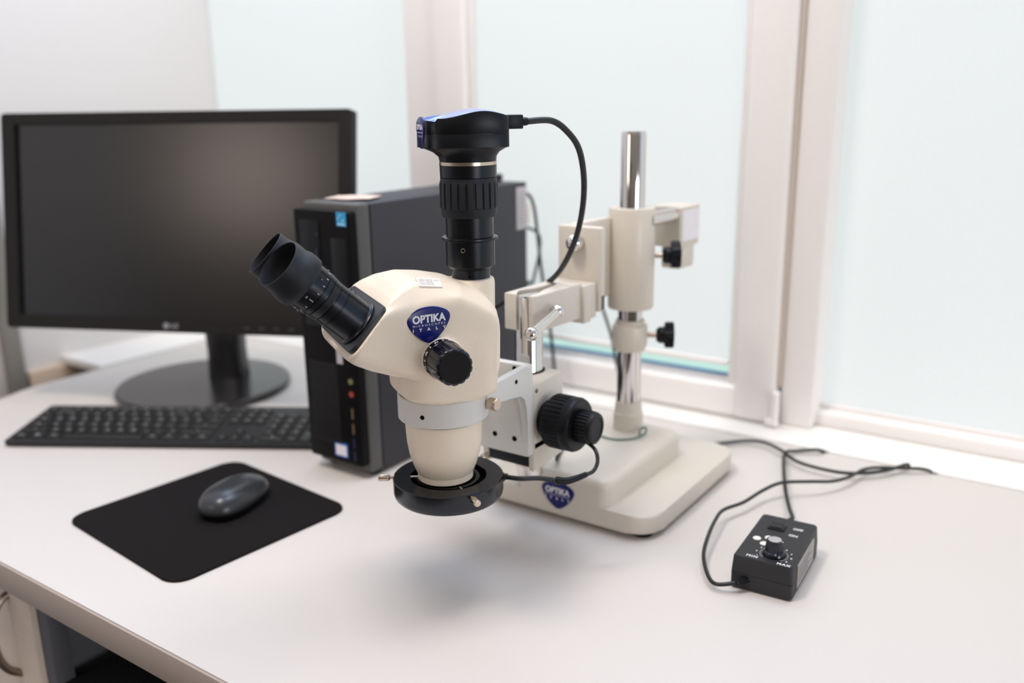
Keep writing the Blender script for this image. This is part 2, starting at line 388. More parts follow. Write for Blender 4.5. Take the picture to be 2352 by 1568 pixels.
def row(y, items, x0=.0065):
    x = x0
    for it in items:
        if isinstance(it, (int, float)): x += it*U; continue
        s, w = it; keys.append((x, y, w*U, s, 1)); x += w*U
y0 = .0075
bot = [('Ctrl', 1.25), ('\u2756', 1.25), ('Alt', 1.25), ('', 6.25), ('Alt', 1.25), ('Fn', 1.25), ('=', 1.25), ('Ctrl', 1.25), .3, ('<', 1), ('v', 1), ('>', 1), .3, ('0', 2), ('.', 1)]
row(y0, bot)
row(y0+RP, [('^', 2.25)]+[(c, 1) for c in 'ZXCVBNM,./']+[('^', 2.75), 1.3, ('^', 1), 1.3]+[(c, 1) for c in '123'])
row(y0+2*RP, [('A', 1.75)]+[(c, 1) for c in "ASDFGHJKL;'"]+[('<-', 2.25), 3.6]+[(c, 1) for c in '456'])
row(y0+3*RP, [('Tab', 1.5)]+[(c, 1) for c in 'QWERTYUIOP[]']+[('|', 1.5), .3]+[(c, 1) for c in ('Del', 'End', 'Dn')]+[.3]+[(c, 1) for c in '789'])
row(y0+4*RP, [(c, 1) for c in '~1234567890-=']+[('<-', 2), .3]+[(c, 1) for c in ('Ins', 'Hm', 'Up')]+[.3]+[(c, 1) for c in ('Nm', '/', '*', '-')])
row(y0+5*RP+.001, [('Esc', 1), 1]+[('F%d' % k, 1) for k in (1, 2, 3, 4)]+[.5]+[('F%d' % k, 1) for k in (5, 6, 7, 8)]+[.5]+[('F%d' % k, 1) for k in (9, 10, 11, 12)]+[.3]+[(c, 1) for c in ('Pr', 'Sc', 'Br')])
keys.append((.0065+(15+.3+3+.3+3)*U, y0, U, 'En', 2)); keys.append((.0065+21.6*U, y0+2*RP, U, '+', 2))
def keymesh(bm, k):
    x, y, w, s, rows = k; hgt = RP*rows-.0035 if not (y > y0+5*RP) else .0125
    g = .0016; x0, x1, yy0, yy1 = x+g, x+w-g, y, y+hgt; i = .0017
    rings = []
    for f, z in ((0, -.0002), (.2, .0016), (i/.0017*.9, .0030), (1.25, .0034)):
        d = i*f; rings.append([KM@Vector((a, b, z)) for a, b in rrect(x0+d, x1-d, yy0+d, yy1-d, .0016, 3)])
    dish = [KM@Vector((a, b, .0030)) for a, b in rrect(x0+.004, x1-.004, yy0+.004, yy1-.004, .0012, 3)]
    rings.append(dish); loft(bm, rings)
    nf = len(bm.faces)
    if s: text(bm, s, KM@T((x0+x1)/2, (yy0+yy1)/2+.001, .0034), .0072 if len(s) == 1 else .0045, .0002, bold=.00025)
    bm.faces.ensure_lookup_table()
    for f in bm.faces[nf:]: f.material_index = 1
keys.sort(key=lambda k: k[1]*1.0+k[0]*.05)
rest = keys[100:]
for k in keys[:100]:
    bm = bm_(); keymesh(bm, k); obj('key', bm, [keyM, legM], kb)
if rest:
    bm = bm_()
    for k in rest:
        b2 = bm_(); keymesh(b2, k); me = bpy.data.meshes.new('x'); b2.to_mesh(me); b2.free(); bm.from_mesh(me)
    o = obj('key', bm, [keyM, legM], kb); o['kind'] = 'stuff'

# ------------------------------------------------------------------ mouse pad and mouse
pa = math.radians(-5.5); PM = Fr((-.8600, .5965, 0), (math.cos(pa), math.sin(pa), 0), (-math.sin(pa), math.cos(pa), 0), (0, 0, 1))
bm = bm_(); prism(bm, PM, rrect(-.1215, .1215, -.1155, .1155, .022, 8), .0002, .0030, .0008)
tag(obj('mouse_pad', bm, padM, loc=(-.86, .5965, 0)), 'matt black cloth mouse pad with rounded corners lying on the desk', 'mouse pad')
ms = thing('computer_mouse', 'dark grey low wireless mouse resting on the black mouse pad', 'mouse', (-.850, .628, .003))
md = Vector((-.030, .103, 0)).normalized(); mr = Vector((md.y, -md.x, 0)); MO = Fr((-.8495, .628, .0032), mr, md, (0, 0, 1))
def mouse_ring(f, z, n=40, L=.0525, Wd=.0300):
    o = []
    for i in range(n):
        a = 2*PI*i/n; c_, s_ = math.cos(a), math.sin(a); e = 2/2.5
        o.append((Wd*f*math.copysign(abs(c_)**e, c_)*(1-.06*s_), L*f*math.copysign(abs(s_)**e, s_), z))
    return o
bm = bm_(); rings = []
for k in range(15):
    t = k/14; a = t*PI/2
    f = math.cos(a)**.62 if k < 14 else .02; z = .0095+.0225*math.sin(a)
    r = mouse_ring(max(f, .02), z)
    r = [MO@Vector((x, y-.002*math.sin(a), z+(.0-.055*y*math.sin(a)) )) for x, y, z in r]; rings.append(r)
rings.insert(0, [MO@Vector(p) for p in mouse_ring(.985, .0088)])
loft(bm, rings); obj('shell', bm, mouseM, ms, 60)
bm = bm_(); loft(bm, [[MO@Vector(p) for p in mouse_ring(f, z)] for f, z in ((.86, 0), (.92, .002), (.955, .006), (.96, .0086))]); obj('underside', bm, blackP, ms, 60)

# ------------------------------------------------------------------ computer tower
pc = thing('computer_tower', 'slim dark grey desktop computer tower standing upright beside the monitor', 'computer', (-.816, .965, 0))
X0, X1 = -.8625, -.768
part('side_cover', pcS, pc, box, I4, (X0, X1), (.805, 1.150), (.007, .3545), .0015)
bm = bm_(); box(bm, I4, (X0, X1), (.781, .8045), (.007, .356), .004, 3)
obj('front_frame', bm, pcF, pc)
bm = bm_()
prism(bm, Fr((0, 0, 0), (1, 0, 0), (0, 0, 1), (0, -1, 0)), rrect(-.8668, -.7705, .0185, .3475, .004, 3), -.784, -.769, .002)
obj('front_panel', bm, pcB, pc)['label'] = 'black front panel'
FM = Fr((0, .769, 0), (1, 0, 0), (0, 0, 1), (0, -1, 0))  # x = X, y = Z, z out
bm = bm_(); box(bm, FM, (-.856, -.822), (.20, .335), (-.002, .0012), .001); obj('disc_drive', bm, blackP, pc)
bm = bm_(); box(bm, FM, (-.829, -.825), (.245, .30), (.001, .0022), .0008); lathe(bm, FM@T(-.8255, .318, 0), [(.003, 0), (.003, .0018)], 16); obj('drive_button', bm, blackG, pc)
bm = bm_(); box(bm, FM, (-.803, -.777), (.20, .315), (-.002, .0008), .001); obj('bay_cover', bm, blackP, pc)
bm = bm_()
for k in range(26): box(bm, FM, (-.858, -.806), (.045+k*.0042, .0466+k*.0042), (-.001, .0007))
obj('vent', bm, mat('vent_black', (24, 22, 24), .5), pc)
part('sticker', labB, pc, box, FM, (-.7905, -.7745), (.3300, .3468), (0, .0005), lab='light blue rating sticker')
bm = bm_(); box(bm, FM, (-.7885, -.7765), (.3315, .3335), (.0004, .0008)); tube(bm, [FM@Vector(p) for p in ((-.7885, .3375, .0005), (-.7870, .3400, .0005), (-.7845, .3425, .0005), (-.7815, .3440, .0005))], .0006, 6)
prism(bm, FM@T(-.7795, .3370, .0004), [((.0022 if k % 2 == 0 else .0009)*math.sin(PI*k/5), (.0022 if k % 2 == 0 else .0009)*math.cos(PI*k/5)) for k in range(10)], 0, .0004)
obj('sticker_print', bm, mat('pale_blue_ink', (190, 222, 240), .5), pc)
part('sticker', mat('label_deep_blue', (30, 90, 180), .4), pc, box, FM, (-.820, -.7965), (.0265, .0465), (0, .0005), lab='blue sticker with silver centre')
part('sticker_print', labW, pc, box, FM, (-.8178, -.7987), (.0285, .0432), (.0005, .0008))
part('sticker', label, pc, box, FM, (-.8055, -.7955), (.1545, .176), (0, .0005), lab='narrow silver sticker')
def jack(z, col, nm):
    bm = bm_(); lathe(bm, FM@T(-.7835, z, 0), [(.0036, 0), (.0036, .0012), (.0022, .0013), (.0018, .0002), (.001, .0002)], 20); obj('audio_jack', bm, col, pc)['label'] = nm
jack(.1335, mat('jack_green', (128, 132, 82), .5), 'green audio jack'); jack(.1165, mat('jack_red', (176, 70, 62), .5), 'red audio jack')
for z, cc in ((.0905, (120, 98, 70)), (.0695, (120, 98, 70)), (.0500, (34, 36, 84)), (.0320, (34, 36, 84))):
    part('usb_port', mat('usb_%d' % cc[0], cc, .5), pc, box, FM, (-.7850, -.7828), (z-.0070, z+.0070), (0, .0008))
for x, y in ((X0+.012, .80), (X1-.012, .80), (X0+.012, 1.13), (X1-.012, 1.13)):
    bm = bm_(); cyl(bm, (x, y, 0), (x, y, .0075), .008); obj('foot', bm, rubber, pc)
SM = Fr((X1, 0, 0), (0, 1, 0), (0, 0, 1), (1, 0, 0))
part('rating_label', label, pc, box, SM, (1.122, 1.1495), (.284, .348), (0, .0005), lab='silver printed label on the rear of the side')
bm = bm_()
for k in range(9): box(bm, SM, (1.126, 1.145), (.290+k*.006, .2915+k*.006), (.0004, .0008))
obj('label_print', bm, greyI, pc)
# leaflet and adapter on top
bm = bm_()
def sheet(x0, x1, y0, y1, z, f, th=.0006, nx=10, ny=8, M=I4):
    g = [[(x0+(x1-x0)*i/nx, y0+(y1-y0)*j/ny) for i in range(nx+1)] for j in range(ny+1)]
    top = [[bm.verts.new(M@Vector((x, y, z+f(x, y)+th))) for x, y in r] for r in g]; bo = [[bm.verts.new(M@Vector((x, y, z+f(x, y)))) for x, y in r] for r in g]
    for j in range(ny):
        for i in range(nx):
            bm.faces.new((top[j][i], top[j][i+1], top[j+1][i+1], top[j+1][i])); bm.faces.new((bo[j][i], bo[j+1][i], bo[j+1][i+1], bo[j][i+1]))
    for j in range(ny):
        for i in (0, nx): bm.faces.new((top[j][i], top[j+1][i], bo[j+1][i], bo[j][i]))
    for i in range(nx):
        for j in (0, ny): bm.faces.new((top[j][i], top[j][i+1], bo[j][i+1], bo[j][i]))
lf = Matrix.Translation((-.826, .836, .3563))@Matrix.Rotation(math.radians(24), 4, 'Z')
sheet(-.030, .030, -.024, .024, 0, lambda x, y: .0010*(.5+.5*math.sin(x*110+y*60)), M=lf)
tag(obj('leaflet', bm, paperO, loc=(-.826, .836, .3563)), 'small crumpled white and orange leaflet on top of the tower', 'paper')
bm = bm_(); box(bm, I4, (-.858, -.800), (1.085, 1.135), (.3558, .367), .003)
tag(obj('network_adapter', bm, blackP, loc=(-.829, 1.11, .3558)), 'small black box at the rear on top of the computer tower', 'adapter')
# rear connector and hanging wires
bm = bm_(); box(bm, I4, (-.812, -.782), (1.151, 1.180), (.285, .318), .003); box(bm, I4, (-.806, -.788), (1.151, 1.170), (.262, .286), .002); tag(obj('cable_connector', bm, plug_c, loc=(-.8, 1.151, .262)), 'cream connector plugged into the rear of the computer tower', 'connector')
bm = bm_(); tube(bm, [(-.800, 1.152, .335), (-.79, 1.182, .333), (-.782, 1.19, .315), (-.776, 1.192, .27), (-.768, 1.191, .21), (-.755, 1.1905, .14), (-.745, 1.1905, .06), (-.74, 1.1905, -.05), (-.74, 1.1905, -.4)], .0028, 8)
tag(obj('hanging_cable', bm, cable, loc=(-.74, 1.1905, -.4)), 'black cable looping down from the top rear of the computer tower', 'cable')
bm = bm_(); tube(bm, [(-.798, 1.170, .285), (-.775, 1.1915, .27), (-.772, 1.1915, .24), (-.785, 1.1915, .19), (-.80, 1.1915, .13), (-.80, 1.1915, -.4)], .0024, 8)
tag(obj('hanging_cable', bm, teal, loc=(-.80, 1.1915, -.4)), 'thin grey-green wire hanging behind the tower below the cream connector', 'cable')
bm = bm_(); tube(bm, [(-.655, 1.191, .16), (-.640, 1.191, .12), (-.628, 1.191, .07), (-.615, 1.1905, .02), (-.61, 1.1905, -.1), (-.61, 1.1905, -.4)], .0024, 8)
tag(obj('hanging_cable', bm, cable, loc=(-.61, 1.1905, -.4)), 'thin dark cable hanging in front of the window behind the chrome clamp', 'cable')

# ------------------------------------------------------------------ microscope stand
st = thing('microscope_stand', 'off-white boom stand with chrome posts holding the microscope over the desk', 'stand', (-.502, .95, 0))
PX, PY = -.502, .984
part('base_plate', stand, st, prism, I4, rrect(-.6205, -.3845, .813, 1.072, .030, 8), .0065, .0285, .003, 3)
bm = bm_()
rings = []
for z, g in ((.020, 0), (.050, 0), (.056, .0012), (.0595, .004), (.0605, .008)):
    rings.append([Vector((x, y, z)) for x, y in rrect(-.5655+g, -.4385-g, .8128+g, 1.015-g, .014, 6)])
loft(bm, rings); obj('base_block', bm, stand, st, 50)
for x, y in ((-.60, .84), (-.405, .835), (-.60, 1.05), (-.405, 1.05)):
    bm = bm_(); cyl(bm, (x, y, 0), (x, y, .0066), .011); obj('foot', bm, rubber, st)
emblem(st, Fr((-.503, .8122, .031), (1, 0, 0), (0, 0, 1), (0, -1, 0)), .043)
bm = bm_(); lathe(bm, T(PX, PY, 0), [(.0198, .060), (.0195, .0635), (.0188, .083), (.0178, .0838), (.0165, .0985), (.0158, .0985)], 64); obj('post_socket', bm, stand, st)
bm = bm_(); lathe(bm, T(PX, PY, 0), [(.0152, .062), (.0152, .432), (.0138, .4365), (.001, .437)], 64); obj('post', bm, chrome, st)['label'] = 'tall upright chrome post'
bm = bm_(); lathe(bm, T(PX, PY, 0), [(.0155, .1655), (.0185, .166), (.0215, .172), (.0222, .175), (.0222, .196), (.0212, .199), (.0185, .200), (.0182, .2055), (.0155, .206)], 64); cl = obj('stop_collar', bm, stand, st)
def cdir(deg):  # horizontal direction measured from the camera's right-hand side, anticlockwise from above
    rx = Vector((R_.x, R_.y, 0)).normalized(); fx = Vector((F_.x, F_.y, 0)).normalized(); a = math.radians(deg)
    return rx*math.cos(a)+fx*math.sin(a)
def star_knob(name, p, d, r, parent, tilt=0):
    bm = bm_(); M = axM(p, d)@Matrix.Rotation(tilt, 4, 'Z')
    pts = []
    for i in range(60):
        a = 2*PI*i/60; rr = r*(.80+.20*math.cos(5*a)); pts.append((rr*math.cos(a), rr*math.sin(a)))
    prism(bm, M, pts, .014, .026, .002); lathe(bm, M, [(.0075, .004), (.0105, .008), (.0105, .0145)], 28)
    k = obj(name, bm, blackP, parent)
    bm = bm_(); lathe(bm, M, [(.0035, -.012), (.0035, .006)], 16); obj('knob_stem', bm, steel, k)
ga = math.radians(4.3); GA = Vector((-math.sin(ga), -math.cos(ga), 0)); GB = Vector((math.cos(ga), -math.sin(ga), 0))
# local frame of the boom: x = b (right), y = s (towards the viewer), z up  -> left-handed, so use y = -s
GM = Fr((PX, PY, 0), GB, -GA, (0, 0, 1))   # y = -s
star_knob('clamp_knob', Vector((PX, PY, .1855))+cdir(-6)*.029, cdir(-6), .0172, cl, .3)
sl = None
bm = bm_(); lathe(bm, T(PX, PY, 0), [(.0158, .2215), (.0275, .2215), (.0285, .2235), (.0285, .3435), (.0272, .346), (.0158, .346)], 72); sl = obj('sleeve', bm, stand, st)
star_knob('clamp_knob', Vector((PX, PY, .2865))+cdir(-4)*.034, cdir(-4), .0182, sl, .1)
# carriage between sleeve and front plate
bm = bm_(); box(bm, GM, (-.026, -.014), (-.100, -.022), (.238, .336), .003); obj('carriage', bm, stand, st)
bm = bm_()
box(bm, GM, (-.028, .030), (-.1165, -.104), (.240, .336), .003)
obj('front_plate', bm, stand, st)
part('slot', mat('slot_grey', (96, 88, 80), .6), st, box, GM, (.0293, .0302), (-.1125, -.1055), (.242, .2585), .0005)
bm = bm_(); sphere(bm, GM@Vector((0, -.1215, .3175)), .0105, 1, 1, 1); obj('ball_end', bm, chrome, st)
bm = bm_(); cyl(bm, GM@Vector((.022, -.0, .332)), GM@Vector((.022, .085, .332)), .009); obj('guide_rod', bm, chrome, st)
# rear block
bm = bm_()
box(bm, GM, (-.010, .033), (.062, .114), (.290, .342), .003); box(bm, GM, (.004, .032), (.066, .104), (.262, .294), .003)
rb = obj('rear_block', bm, stand, st)
part('block_label', labW, rb, box, GM, (.0328, .0334), (.068, .110), (.298, .337), lab='white printed label')
# clamp jaws around the front column
bm = bm_()
prism(bm, GM, [(-.0180, -.226), (-.0028, -.226), (-.0040, -.2215), (-.010, -.216), (-.0130, -.2085), (-.010, -.198), (-.006, -.188), (-.006, -.172), (-.0045, -.160), (-.0200, -.152)], .237, .2765, .0012)
prism(bm, GM, [(.0145, -.226), (.0195, -.226), (.022, -.222), (.022, -.140), (-.022, -.140), (-.022, -.153), (0, -.155), (.003, -.165), (.005, -.175), (.006, -.188), (.010, -.198), (.0150, -.2085), (.0148, -.216), (.0145, -.221)], .237, .2765, .0012)
box(bm, GM, (-.026, .0265), (-.1415, -.127), (.231, .2745), .002); box(bm, GM, (-.026, .026), (-.128, -.1155), (.234, .2745), .002)
cp = obj('column_clamp', bm, stand, st)
bm = bm_()
b0 = GM@Vector((.038, -.2065, .2595)); b1 = GM@Vector((.045, -.261, .2475)); cyl(bm, GM@Vector((.020, -.188, .256)), b0, .0045, seg=20)
sphere(bm, b0, .0072); sphere(bm, b1, .0072); cyl(bm, b0, b1, .0048, .0055, seg=24)
obj('clamp_lever', bm, chrome, cp)['label'] = 'chrome lever with ball ends'
CX, CY = -.517, .776
bm = bm_(); lathe(bm, T(CX, CY, 0), [(.0135, .068), (.0152, .070), (.0152, .272), (.0142, .2738), (.001, .274)], 56); obj('front_column', bm, chrome, st)['label'] = 'short chrome column in the clamp'
# rack block with focus knobs
bm = bm_()
RB = Fr((0, 0, 0), (0, 1, 0), (0, 0, 1), (1, 0, 0))
prism(bm, RB, [(.7335, .116), (.7925, .116), (.7925, .1905), (.7335, .1880)], -.5505, -.4838, .002)
for xa, xb in ((-.4908, -.4838), (-.5505, -.5435)): prism(bm, RB, [(.7335, .0925), (.7925, .0965), (.7925, .125), (.7335, .125)], xa, xb, .0015)
box(bm, I4, (-.545, -.489), (.779, .7915), (.098, .12), .001)
rk = obj('rack_block', bm, stand, st)
part('dovetail_shade', blackP, rk, box, I4, (-.5430, -.4912), (.7345, .7600), (.0960, .1158), .001)  # black box paints in the shadowed gap under the holder plate
part('column_washer', steel, rk, lathe, T(CX, CY, 0), [(.0157, .083), (.0188, .083), (.0188, .086), (.0157, .086)], 40, close='loop')
part('pole_hole', hole, rk, lathe, T(CX, CY, 0), [(.0172, .1885), (.0172, .1912)], 40)
for (yy, zz_) in ((.739, .182),):
    bm = bm_(); lathe(bm, axM((-.4840, yy, zz_), (1, 0, 0)), [(.0026, 0), (.0026, .0008)], 16); obj('set_screw', bm, steel, rk)
def focus(sign, x):
    M = axM((x, .757, .1462), (sign, 0, 0)); e = []
    def rib(n, d): return lambda a, k: 1 - d*(1 if math.cos(n*a) < -.3 else 0)
    bm = bm_(); lathe(bm, M, [(.0190, 0), (.0205, .002), (.0205, .008), (.019, .010)], 64); k0 = obj('knob_collar', bm, blackP, rk)
    bm = bm_(); n = 34; prof = [(.022, .0095), (.0275, .0105), (.0290, .0125), (.0290, .0300), (.0285, .0315), (.0288, .0335), (.0288, .0385), (.0275, .0415), (.0265, .0425)]
    lathe(bm, M, prof, 204, rib=lambda a, k: 1-(.045 if (2 <= k <= 3 and math.cos(n*a) < -.1) else 0)); obj('coarse_knob', bm, blackP, rk)['label'] = 'large ribbed black focus knob'
    bm = bm_(); prof = [(.0165, .042), (.0176, .0435), (.0176, .0560), (.0170, .0572), (.0172, .0590), (.0160, .0615), (.0125, .0622), (.0120, .0614), (.001, .0614)]
    lathe(bm, M, prof, 168, rib=lambda a, k: 1-(.055 if (1 <= k <= 2 and math.cos(28*a) < -.1) else 0)); obj('fine_knob', bm, blackP, rk)['label'] = 'small ribbed black fine focus knob'
focus(1, -.4838); focus(-1, -.5505)
# ring holder: back plate, arms, ring
RC = Vector((-.517, .627, .181))
bm = bm_(); PMx = Fr((0, 0, 0), (1, 0, 0), (0, 0, 1), (0, -1, 0))
prism(bm, PMx, rrect(-.5515, -.4832, .113, .2125, .003, 3), -.7325, -.7225, .0012)
arm = [(.7230, .2125), (.7230, .118), (.7215, .150), (.7205, .168), (.7170, .1795), (.7090, .1850), (.690, .1866), (.656, .1905), (.640, .1870), (.640, .2072), (.646, .2080)]
for xa, xb in ((-.4912, -.4832), (-.5515, -.5435)): prism(bm, RB, arm, xa, xb, .0012)
hd = obj('ring_holder', bm, greyen, st)
bm = bm_()
for x, z in ((-.5259, .1313), (-.5007, .1306), (-.4994, .2075)): lathe(bm, axM((x, .7226, z), (0, -1, 0)), [(.0028, 0), (.0028, .0006)], 20)
lathe(bm, axM((-.4833, .7015, .2015), (1, 0, 0)), [(.0022, 0), (.0022, .0006)], 20)
obj('screw_holes', bm, hole, hd)
Zr = T(*RC)
bm = bm_(); lathe(bm, Zr, [(.0385, .0025), (.0424, .0025), (.0432, .0035), (.0432, .0255), (.0424, .0265), (.0385, .0265)], 96, close='loop'); rg = obj('clamp_ring', bm, greyen, st)
u = Vector((-.52, -.8525, 0)).normalized(); v = Vector((-u.y, u.x, 0)); 
# v must point to the viewer's right: v = (.8562,-.5193)
v = Vector((.8562, -.5193, 0)).normalized(); HM = Fr(RC, u, v, (0, 0, 1))
def cdir(deg):  # ground direction in camera heading terms: 0 = image right, 90 = away
    rx = Vector((R_.x, R_.y, 0)).normalized(); fx = Vector((F_.x, F_.y, 0)).normalized(); a = math.radians(deg)
    return rx*math.cos(a)+fx*math.sin(a)
bm = bm_(); d_ = cdir(-112); lathe(bm, axM(RC+d_*.0431+Vector((0, 0, .0135)), d_), [(.0021, 0), (.0021, .0006)], 16); obj('screw_holes', bm, hole, rg)
d_ = cdir(-12); ks = RC+d_*.0420+Vector((0, 0, .0165)); dk2 = (cdir(-35)*1.0)
bm = bm_(); M = axM(ks, dk2); lathe(bm, M, [(.0028, 0), (.0028, .004), (.0058, .0045), (.0060, .006), (.0060, .0125), (.0052, .0135), (.001, .0135)], 96, rib=lambda a, k: 1-(.05 if 3 <= k <= 4 and math.cos(24*a) < 0 else 0)); obj('clamp_screw', bm, steel, rg)['label'] = 'knurled silver thumbscrew'

# ------------------------------------------------------------------ stereo microscope
mi = thing('stereo_microscope', 'cream stereo microscope head with black eyepieces and zoom knob, hung in the stand ring', 'microscope', (RC.x, RC.y, RC.z-.055))
bm = bm_()
def se(top, bot, hv, hc, ht):
    """body section through top/bot points (u, z): flat sides up to the crease at hc, then a bevel up to the flat top"""
    tu, tz = top; bu, bz = bot; cu, cz = (tu+bu)/2, (tz+bz)/2; hu, hz = (tu-bu)/2, (tz-bz)/2
    half = [(0, -1), (.45, -.995), (.74, -.97), (.91, -.87), (.985, -.70), (1, -.40), (1, hc*.4), (.995, hc-.12), (.965, hc+.02), (.90, hc+(1-hc)*.30), ((.90+ht)/2, hc+(1-hc)*.68), (ht, .965), (ht*.5, .995)]
    pts = half+[(0, 1)]+[(-w, h) for w, h in half[:0:-1]]
    return [HM@Vector((cu+hu*p.y, hv*p.x, cz+hz*p.y)) for p in catmull([(w, h, 0) for w, h in pts], 3, True)]
stn = [((.0655, .1265), (.1015, .0850), .0635, .70, .86), ((.0600, .1310), (.1010, .0800), .0630, .62, .80), ((.0480, .1375), (.0935, .0735), .0595, .52, .72), ((.032, .1415), (.0790, .0655), .0545, .48, .66), ((.013, .1405), (.0570, .0565), .0505, .60, .60), ((-.008, .1362), (.0330, .0500), .0485, .72, .60), ((-.024, .1290), (.0060, .0420), .0470, .68, .60), ((-.036, .1190), (-.022, .0400), .0450, .70, .70), ((-.0430, .1100), (-.038, .040), .0420, .70, .75), ((-.0460, .1000), (-.0450, .045), .0350, .70, .8), ((-.0475, .0900), (-.0475, .060), .0220, .6, .8)]
loft(bm, [se(*q) for q in stn])
def oval(z, cu, hu, hv, e=3.0, n=48):
    o = []
    for i in range(n):
        a = 2*PI*i/n; c_, s_ = math.cos(a), math.sin(a)
        o.append(HM@Vector((cu+hu*math.copysign(abs(c_)**(2/e), c_), hv*math.copysign(abs(s_)**(2/e), s_), z)))
    return o
loft(bm, [oval(.0215, -.001, .0400, .0400, 2.1), oval(.0262, -.002, .0415, .0415, 2.3), oval(.0285, -.003, .0450, .0425, 3.2), oval(.0320, -.0005, .0455, .0445, 4), oval(.045, -.0005, .0462, .0455, 4.2), oval(.065, -.0010, .0465, .0465, 4.2), oval(.085, -.0015, .0460, .0465, 4.2), oval(.095, -.001, .044, .044, 4)])
# bosses around the zoom knobs
for sg in (1, -1): lathe(bm, Fr(HM@Vector((.0175, sg*.025, .0735)), u*-sg, (0, 0, 1), v*sg), [(.0192, 0), (.0190, .0275), (.0184, .0285)], 48)
# photo tube boss
lathe(bm, HM@T(-.032, 0, 0), [(.0215, .07), (.0222, .128), (.0215, .1325), (.019, .1335)], 48)
hb = obj('housing', bm, cream, mi, 60)
md_ = hb.modifiers.new('r', 'REMESH'); md_.mode = 'VOXEL'; md_.voxel_size = .0011; md_.use_smooth_shade = True
sm = hb.modifiers.new('s', 'SMOOTH'); sm.iterations = 14; sm.factor = .5
# lower housing cone
bm = bm_(); lathe(bm, Zr, [(.036, .0245), (.0372, .0225), (.0372, .001), (.0368, -.008), (.0360, -.022), (.0342, -.034), (.0310, -.0455), (.0278, -.0535), (.0268, -.0548), (.0268, -.0605), (.0256, -.0612), (.020, -.0612)], 96); obj('objective_housing', bm, cream, mi)
bm = bm_(); lathe(bm, Zr, [(.0374, .0265), (.0408, .0262), (.0408, .0272), (.0374, .0275)], 96, close='loop'); obj('seam_ring', bm, blackP, mi)
bm = bm_(); lathe(bm, Zr, [(.0372, .0002), (.0388, .0008), (.0388, .0026), (.0372, .0026)], 96, close='loop'); obj('seam_ring', bm, blackP, mi)  # black ring paints the shadow groove below the clamp ring
bm = bm_(); lathe(bm, Zr, [(.0240, -.0600), (.0248, -.0700), (.0225, -.0715), (.001, -.0715)], 64); obj('objective_lens', bm, mat('dark_lens', (10, 10, 16), .04, spec=.9), mi)
# eyepiece plate
te = math.radians(42.5); ed = u*math.cos(te)+Vector((0, 0, math.sin(te))); eu = Vector((0, 0, math.cos(te)))-u*math.sin(te)
PC0 = HM@Vector((.0830, 0, .1068)); EM = Fr(PC0, v*-1, eu, ed)   # x to the far side, y up the plate, z out
bm = bm_(); prism(bm, EM, rrect(-.0605, .0500, -.0245, .0245, .009, 6), -.004, .0032, .0010); obj('tube_plate', bm, mat('dark_grey_plate', (34, 33, 40), .42, spec=.5), mi)['label'] = 'dark mounting plate of the eyepiece tubes'
def eyepiece(dx, k_):
    M = EM@T(dx, -.001, .003)
    bm = bm_(); lathe(bm, M, [(.0212, 0), (.0212, .0022), (.0204, .0030), (.0196, .0032), (.0190, .0040), (.0190, .0255), (.0184, .0258), (.0184, .0266), (.0190, .0269), (.0190, .0335), (.0184, .0338), (.0184, .0346), (.0192, .0349), (.0200, .0412), (.0193, .0416), (.0193, .0426), (.0204, .0430), (.0206, .0468), (.0199, .0472), (.0199, .0480), (.0207, .0484), (.0212, .062), (.0160, .063), (.0150, .066), (.0145, .066)], 96)
    e = obj('eyepiece', bm, blackA, mi, 28)
    bm = bm_(); lathe(bm, M, [(.0190, .0590), (.0228, .0590), (.0236, .0600), (.0242, .0650), (.0240, .0700), (.0226, .0745), (.0218, .0790), (.0217, .0860), (.0210, .0863), (.0206, .0790), (.0210, .0700), (.0190, .0670)], 96, close='loop')
    Mi = M.inverted()
    for vt in bm.verts:
        q = Mi@vt.co
        if q.z > .0742: q.z += k_*q.x*(q.z-.0742)/.012; vt.co = M@q
    obj('eyecup', bm, rubber, e, 40)
    bm = bm_(); lathe(bm, M, [(.0205, .0665), (.0205, .0690), (.0145, .0700), (.0138, .0665)], 64, close='loop'); obj('retaining_ring', bm, blackA, e)
    bm = bm_(); lathe(bm, M, [(.0148, .0700), (.0157, .0702), (.0157, .0708), (.0148, .0706)], 64, close='loop'); obj('lens_rim', bm, steel, e)
    bm = bm_(); lathe(bm, M, [(.0136, .0655), (.0100, .0672), (.005, .0682), (.0005, .0685)], 48); obj('lens', bm, mat('dark_lens', (10, 10, 16), .04, spec=.9), e)
    return e, M
e1, M1 = eyepiece(-.0335, .17); e2, M2 = eyepiece(.0300, -.06)
# diopter markings on the near eyepiece
bm = bm_()
def mark(ang, t0, t1, w=.0005, r=.02115):
    m = M1@Matrix.Rotation(ang, 4, 'Z')@Fr((r, 0, 0), (0, 1, 0), (0, 0, 1), (1, 0, 0)); box(bm, m, (-w/2, w/2), (t0, t1), (0, .0002))
def mchar(s, ang, t, size, r=.0213):
    m = M1@Matrix.Rotation(ang, 4, 'Z')@Fr((r, 0, t), (0, 0, -1), (0, 1, 0), (1, 0, 0)); text(bm, s, m, size, .0002)
AA = []
base_a = math.radians(200)
for k in range(-5, 6):
    long_ = (k == 0); mark(base_a+k*math.radians(21), .0490, .0528 if long_ else .0507, .00045)
mchar('0', base_a+.0, .0556, .0030); mchar('-', base_a-math.radians(52), .0540, .0036); mchar('+', base_a+math.radians(52), .0540, .0036)
obj('diopter_scale', bm, whiteI, e1)['label'] = 'white dioptre markings'
